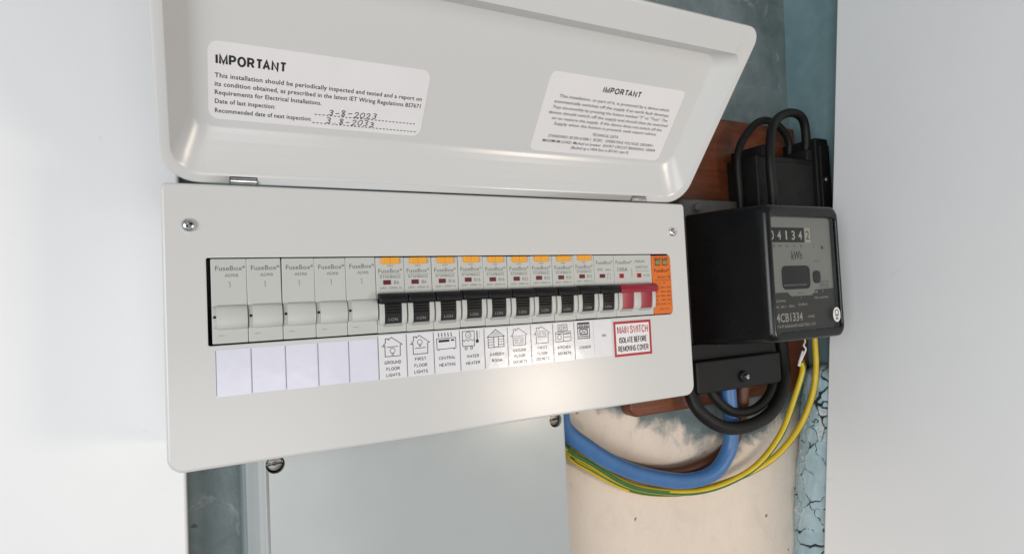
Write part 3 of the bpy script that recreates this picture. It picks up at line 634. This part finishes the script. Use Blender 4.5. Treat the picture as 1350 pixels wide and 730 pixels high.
# orange surge protector
ox = 17 * PW + .25; org = (ox, 0, -22.5)
t = thing('surge_protector', org, 'orange surge protection module at the right end of the breaker row', 'surge protector')
mb = MB(); mb.ybox(ox, ox + 18.2, -.9, 44, -22.6, 21.8, (.6, 3.2, 3.2, .6), .6, n=5); mb.build('body', 'orange_plastic', t, org)
for a in (3.0, 10.2):
    mb = MB(); mb.ybox(ox + a - .5, ox + a + 4.8, -1.15, 1, 14.2, 18.9, .6, .2, 1); mb.ybox(ox + a, ox + a + 4.3, -1.4, 1, 14.8, 18.3, .5, .2, 0); mb.build('status_window', ['green_flag', 'dark_red'], t, org)
mb = MB(); d = .98
mb.text('REPLACE RED', ox + 1.8, 19.2, 1.1, 14.2, front, d, 0, bold=.02); mb.text('FuseBox*', ox + 1.5, 9.2, 2.4, 15.0, front, d, 0, bold=.010)
mb.text('SPDCUDT2', ox + 4.6, 4.6, 1.4, 8.6, front, d, 0); mb.text('T2', ox + 14.4, 4.4, 1.9, 2.6, front, d, 0, bold=.02); mb.stroke([(ox + 1.6, 3.0), (ox + 16.8, 3.0)], .3, front, d, 0); mb.text('L - N', ox + 6.6, .4, 1.3, 5.0, front, d, 0)
for k, rows in enumerate((('Uc', '275V', '255V'), ('In', '20kA', '20kA'), ('Imax', '40kA', '40kA'), ('Up', '1.4kV', '1.5kV'), ('BS EN', '61643', '-11'))):
    for q, s_ in enumerate(rows): mb.text(s_, ox + 1.4 + q * 5.6, -3.2 - k * 3.1, 1.2, min(4.4, 1.2 * len(s_)), front, d, 0)
mb.text('MADE TO BS', ox + 5, -19.4, .9, 9, front, d, 0)
mb.build('face_print', 'ink', t, org)

# ------------------------------------------------------------------ grey enclosure below the unit
GO = (138, 100, -330)
g = thing('grey_box', GO, 'grey moulded enclosure with corner screws on the wall under the white unit', 'enclosure')
def gr(l, r_, y, zt, zb, r): return [(x, y, z) for x, z in rring(l, r_, zb, zt, r, 6)]
mb = MB(); mb.loft([gr(14.5, 259, 97, -92.5, -330, 3), gr(15.0, 258.5, 74, -92.5, -330, 3), gr(16.0, 257.5, 73, -93.0, -329, 3)], 0); mb.build('base', 'shaded_enclosure', g, GO)
mb = MB(); mb.loft([gr(18.2, 255, 73, -93.2, -329, 3), gr(19.0, 254.4, 71, -93.2, -329, 3.2), gr(24.4, 249.0, 57.4, -93.2, -329, 3.6), gr(25.6, 247.8, 55.8, -93.4, -329, 4), gr(27.0, 246.9, 53.0, -93.6, -328, 4), gr(27.6, 246.4, 51.4, -93.8, -328, 4), gr(28.6, 245.6, 50.3, -94.4, -327.5, 4), gr(29.8, 244.6, 50, -95.2, -327, 4)], 0)
gl_ = mb.build('lid', ['grey_enclosure'], g, GO, sharp=24)
for cx in (33.8, 238.0):
    ct = MB(); ct.lathe([(5.6, -4), (5.6, 9.5)], (cx, 50, -101.5), 28); cut(gl_, ct.build('c', 'grey_enclosure', g, GO))
    mb = MB(); mb.lathe([(4.9, 9.4), (4.9, 4.0), (4.4, 3.2), (2.0, 2.6), (.05, 2.5)], (cx, 50, -101.5), 24); so = mb.build('lid_screw', 'dull_steel', g, GO)
    ct = MB(); ang = .1; c_, s_ = math.cos(ang), math.sin(ang)
    ct.loft([[(cx + u * c_ - v_ * s_, y, -101.5 + u * s_ + v_ * c_) for u, v_ in ((-6, -.55), (6, -.55), (6, .55), (-6, .55))] for y in (50, 54.6)], 0, smooth=False); cut(so, ct.build('c', 'dull_steel', g, GO))

# ------------------------------------------------------------------ electricity meter
MO = (463, 84, -97)
e_ = thing('electricity_meter', MO, 'black cased electricity meter with a silver dial reading 04134 at the right', 'electricity meter')
def mr(l, r_, y, zb, zt, r): return [(x, y, z) for x, z in rring(l, r_, zb, zt, r, 6)]
mb = MB()
rg = [mr(405, 516, 70, -57, 66, 4), mr(409, 515, 40, -56, 65.6, 5), mr(415, 513.5, 0, -53.6, 64.6, 7), mr(416.0, 513, -5, -53.2, 64.4, 7.5), mr(417.6, 512, -8.6, -52.4, 63.6, 8), mr(420.0, 510.6, -10.2, -50.8, 61.8, 8),
      mr(422.6, 508.8, -10.0, -46.0, 55.2, 5), mr(423.4, 508.2, -9.2, -44.8, 54.2, 4), mr(423.6, 508, -4.5, -44.4, 53.8, 4)]
mb.loft(rg, 0, True, False); mb.build('case', 'bakelite', e_, MO, sharp=45)
mb = MB(); mb.ybox(400, 520, 72, 84, -58, 82, 5, 2.5); mb.lathe([(4, 0), (4, -3), (3, -4.2), (.05, -4.6)], (421, 72, 73.5), 18); mb.build('mounting_plate', 'meter_grey', e_, MO)
def df(u, v_, d): return (u, -4.6 - d, v_)
mb = MB(); p = rring(423.2, 508.4, -44.8, 54.2, 3, 4); mb.flat(p, df, -.6, 0)
dial = mb.build('dial_plate', 'dial_silver', e_, MO)
mb = MB(); mb.flat([(423.4, -43.9), (508, -43.9), (508, -9.6), (482, -10.2), (477.5, -15.0), (450, -15.0), (445.5, -11.4), (423.4, -11.4)], df, -.45, 0)
for s_, u, v_, h, wd in (('SINGLE PHASE', 427.5, -19.6, 2.0, 14.5), ('2 WIRE', 427.5, -24.6, 2.0, 5.5), ('240 V', 435.5, -24.6, 2.0, 7.0), ('50Hz', 446, -24.6, 2.2, 7.0), ('I', 462.3, -18.2, 2.4, None), ('20-80 A', 458.2, -23.6, 2.2, 12.0), ('BS5685', 477.6, -13.2, 2.0, 8.0), ('P', 492, -13.0, 2.0, None), ('150 rev/kWh', 480.4, -18.4, 2.0, 19.0),
                     ('4CB1334', 429.4, -36.6, 7.2, 33.5), ('OWNED', 470.0, -34.6, 2.0, 9.0), ('P & M SANGAMO ELECTRIC LTD', 429.6, -41.6, 2.4, 50)):
    mb.text(s_, u, v_, h, wd, df, -.36, 1, bold=.01 if h > 5 else 0)
mb.build('rating_plate', ['dial_dark', 'cream_print'], dial, MO)
mb = MB(); mb.flat(rring(424.0, 472.2, 32.0, 45.0, .5, 2), df, -.45, 0); mb.flat([(472.5, 32.0), (480.8, 32.0), (480.8, 45.0), (472.5, 45.0)], df, -.45, 2)
for k, ch_ in enumerate('04134'): mb.text(ch_, 430.2 + 9.1 * k, 34.4, 7.6, 4.6 if ch_ != '1' else 1.8, df, -.36, 1, 'C', bold=.015)
for k in range(4): mb.stroke([(434.8 + 9.1 * k, 32.4), (434.8 + 9.1 * k, 44.6)], .5, df, -.38, 3)
mb.text('2', 476.4, 34.6, 7.6, 4.6, df, -.36, 4, 'C'); mb.stroke([(481.1, 33), (481.1, 44.5)], .5, df, -.36, 0)
mb.build('register', ['dial_black', 'white_print', 'cream_print', 'dial_dark', 'ink'], dial, MO)
mb = MB()
for k, s_ in enumerate(('10000', '1000', '100', '10', '1')): mb.text(s_, 430.5 + 9.1 * k, 28.0, 1.7, 1.25 * len(s_), df, -.5, 0, 'C')
mb.text('kWh', 460.4, 17.0, 7.2, 14.0, df, -.5, 0, 'C', bold=.012); mb.stroke([(484, 27), (484, 30)], .4, df, -.5); 
mb.text('METER TYPE', 488.8, -4.2, 1.4, 12.5, df, -.5, 0); mb.text('S200.16', 489, -7.0, 1.8, 12, df, -.5, 0); mb.stroke([(487, -8.4), (502, -8.4)], .3, df, -.5)
mb.text('REV', 463.5, -13.2, 1.0, 8, df, -.5, 0, 'C')
mb.build('dial_print', 'ink', dial, MO)
mb = MB(); mb.flat([(494, 26), (498, 26.4), (494.6, 30)], df, -.5); mb.build('arrow_mark', 'ink', dial, MO)
mb = MB(); mb.circle(486.6, 9.5, 6.2, .35, df, -.5, 0, 10, .9, 2.2); mb.build('scale_arc', 'ink', dial, MO)
mb = MB(); n = rring(439.5, 475.5, -9.0, 11.4, 4.5, 6)
mb.loft([[df(u, v_, -.45) for u, v_ in n], [df(u, v_, .25) for u, v_ in n]], 0, cap1=False, smooth=False)
n2_ = rring(440.1, 474.9, -8.4, 10.8, 4, 6); mb.loft([[df(u, v_, .25) for u, v_ in n], [df(u, v_, .25) for u, v_ in n2_], [df(u, v_, -.40) for u, v_ in n2_]], 0, cap0=False, smooth=False)
mb.ybox(441, 470, -4.85, -4.3, -6.2, -4.4, .4, .2, 1)
mb.build('disc_window', ['dial_black', 'zinc'], dial, MO)
mb = MB(); n = rring(480.2, 490.0, -4.6, 6.6, 3.6, 5); mb.loft([[df(u, v_, -.5) for u, v_ in n], [df(u, v_, .2) for u, v_ in n]], 0, cap0=False, smooth=False); mb.build('sight_hole', 'dial_black', dial, MO)
mb = MB(); p = rring(422.9, 508.7, -45.4, 54.6, 4, 5); mb.loft([[(x, -8.6, z) for x, z in p], [(x, -7.6, z) for x, z in p]], 0, smooth=False); mb.build('window_glass', 'glass', e_, MO)
# round seal sticker on the glass
mb = MB(); bf = lambda u, v_, d: (u, -8.75 - d, v_)
n = [(503.2 + 5.2 * math.cos(2 * math.pi * i / 28), -33.6 + 6.6 * math.sin(2 * math.pi * i / 28)) for i in range(28)]
mb.loft([[bf(u, v_, 0) for u, v_ in n], [bf(u, v_, .15) for u, v_ in n]], 0, smooth=False)
mb.circle(503.2, -31.6, 2.4, .9, bf, .2, 1, 16); mb.stroke([(500.4, -34.6), (506, -34.6)], .6, bf, .2, 1); mb.text('M', 503.2, -38.2, 2.4, 3, bf, .2, 1, 'C', bold=.02)
mb.build('seal_sticker', ['white_print', 'dial_dark'], e_, MO)
# terminal cover below, set back
mb = MB(); mb.ybox(398, 511, 68, 84, -74, -56, 2, 1.5); mb.ybox(397.5, 511.5, 60, 84, -102, -71.6, (3, 5, 2, 2), 1.6); mb.lathe([(5.6, .5), (5.4, -2.2), (4.4, -3.0), (3.0, -3.0)], (456.5, 60, -90.5), 24); tcv = mb.build('terminal_cover', 'black_plastic', e_, MO)
mb = MB(); mb.lathe([(2.7, -2), (2.7, -4.6), (2.2, -5.6), (1.1, -6.2), (.05, -6.3)], (457.4, 60, -90.6), 20); so = mb.build('cover_screw', 'zinc', tcv, MO)
ct = MB(); ct.loft([[(457.4 + u, y, -90.6 + v_) for u, v_ in ((-3, -.35), (3, .25), (3, .95), (-3, .35))] for y in (52, 54.9)], 0, smooth=False); cut(so, ct.build('c', 'zinc', tcv, MO))
mb = MB(); mb.tube([(533, 50, -52), (534, 48, -62), (530, 47, -66), (533, 47, -70), (531.5, 50, -78), (532, 54, -84)], .8, 8, step=1.0); mb.tube([(533, 50, -72), (531, 52, -80), (531.5, 55, -87)], 1.4, 8, step=1.5)
mb.build('seal_wire', 'white_print', e_, MO)

# ------------------------------------------------------------------ service fuse boxes behind, above the meter
FO = (520, 84, 84)
t = thing('service_fuse', FO, 'dull black service fuse box standing behind the top of the meter', 'fuse box')
mb = MB(); mb.ybox(479, 565, 47, 84, 58, 124, 3, 2); mb.ybox(496, 558, 43.5, 48, 66, 118, 2, 1.5); mb.build('body', 'dusty_black', t, FO)
for x in (486, 552):
    mb = MB(); mb.ybox(x, x + 9, 45, 84, 122, 134, 2, 1.2); mb.build('cable_entry', 'dusty_black', t, FO)
KO = (583, 84, 60)
t = thing('isolator_box', KO, 'tall narrow black box with a side screw right of the service fuse box', 'isolator')
mb = MB(); mb.ybox(566.5, 587, 45, 84, 56, 147, 2, 1.5); mb.ybox(570, 585, 42.5, 47, 62, 140, 1.5, 1); mb.build('body', 'dusty_black', t, KO)
mb = MB(); mb.lathe([(2.8, .3), (2.8, -1.4), (2.0, -2.2), (.05, -2.4)], (576, 42.5, 103), 18); mb.build('screw', 'dull_steel', t, KO)

# ------------------------------------------------------------------ cables
def cable(name, pts, r, mat, label, cat, group=None, **k):
    pts = [pts[0]] + [tuple(c_ + q for c_, q in zip(p, noise.noise_vector(Vector(p) * .031) * 1.6)) for p in pts[1:]]
    mb = MB(); mb.tube(pts, lambda t: r * (1 + .02 * noise.noise((t * 14, r, len(label)))), 14, 0, 3., **k); tag(mb.build(name, mat, org=pts[0], weld=True), label, cat, group)
cable('blue_cable', [(251, 60, -62), (252, 63, -88), (258.5, 70, -113), (282.9, 74, -134.6), (316.5, 78, -156.5), (355.5, 80, -173.7), (396, 80, -184), (428.4, 78, -180.5), (447.5, 75, -163.9), (451.7, 73, -142), (450.8, 73, -116), (451.5, 74, -88)], 7.3, 'blue_cable', 'thick blue cable looping from the unit up to the meter', 'cable', 'cables under the unit')
cable('brown_cable', [(262, 78, -62), (263, 84, -92), (269, 90, -124), (305.3, 91, -148), (348.3, 92, -167), (393.5, 92, -178.0), (436.2, 91, -174.9), (464.5, 88, -161), (474.9, 82, -135.4), (475.2, 78, -108.4), (474.6, 76, -88)], 6.2, 'brown_cable', 'thick brown cable running just behind the blue one', 'cable', 'cables under the unit')
cable('earth_wire', [(256.5, 72, -62), (257, 76, -98), (263, 80, -129), (292.7, 84, -152.5), (335.6, 88, -178), (379.3, 88, -193.3), (418.2, 84, -198.1), (452.8, 78, -193.5), (484.4, 72, -180.5), (512.8, 66, -153.5), (531.5, 60, -116.8), (537, 56, -92), (533, 54, -82)], 3.1, ['earth_yellow', 'earth_green'], 'yellow earth wire with a green stripe ending at the white seal wire', 'cable', 'earth wires under the unit', stripe=((.45, -.78, -.43), 1, .66))
cable('earth_wire', [(265, 84, -62), (265.5, 87, -98), (270, 90, -137), (297.9, 92, -160.5), (340.1, 93, -184), (384.7, 93, -197), (429.3, 90, -200), (481, 84, -192), (517.4, 76, -177.6), (544.7, 68, -150.6), (554.9, 60, -119.5), (558.2, 56, -92), (558.5, 54, -60)], 3.1, ['earth_yellow', 'earth_green'], 'yellow earth wire nearest the blue column, rising behind the meter', 'cable', 'earth wires under the unit', stripe=((.55, -.66, -.51), 1, .68))
cable('black_tail', [(395.6, 76, -60), (397, 70, -98), (404, 63, -120), (426, 58, -134.8), (458.9, 56, -136.9), (494.1, 58, -127.2), (519.5, 64, -104.4), (529, 72, -79), (533, 76, -50)], 6.2, 'cable_black', 'outer thick black cable looping beneath the meter terminal cover', 'cable', 'black tails under the meter')
cable('black_tail', [(424, 76, -80), (427, 70, -106), (446, 66, -124.5), (477.5, 65, -124.5), (503, 67, -110.5), (515, 73, -85.6), (517, 76, -60)], 4.6, 'cable_black', 'inner thinner black cable looping under the meter terminal cover', 'cable', 'black tails under the meter')
cable('black_loop', [(477, 66, 50), (475, 66, 84), (472.5, 64, 129), (491.9, 62, 155.5), (515, 63, 165.2), (539, 66, 161), (557, 70, 147), (562, 74, 118)], 3.8, 'cable_black', 'black cable looping over the fuse box, nearer the wooden board', 'cable', 'black loops above the meter')
cable('black_loop', [(488.5, 38, 50), (487.6, 38, 81), (487.0, 38, 120), (498.3, 41, 152.9), (527, 46, 169.5), (555, 50, 166.5), (567, 56, 144), (569, 62, 118)], 4.4, 'cable_black', 'black cable looping over the fuse box, nearer the camera', 'cable', 'black loops above the meter')
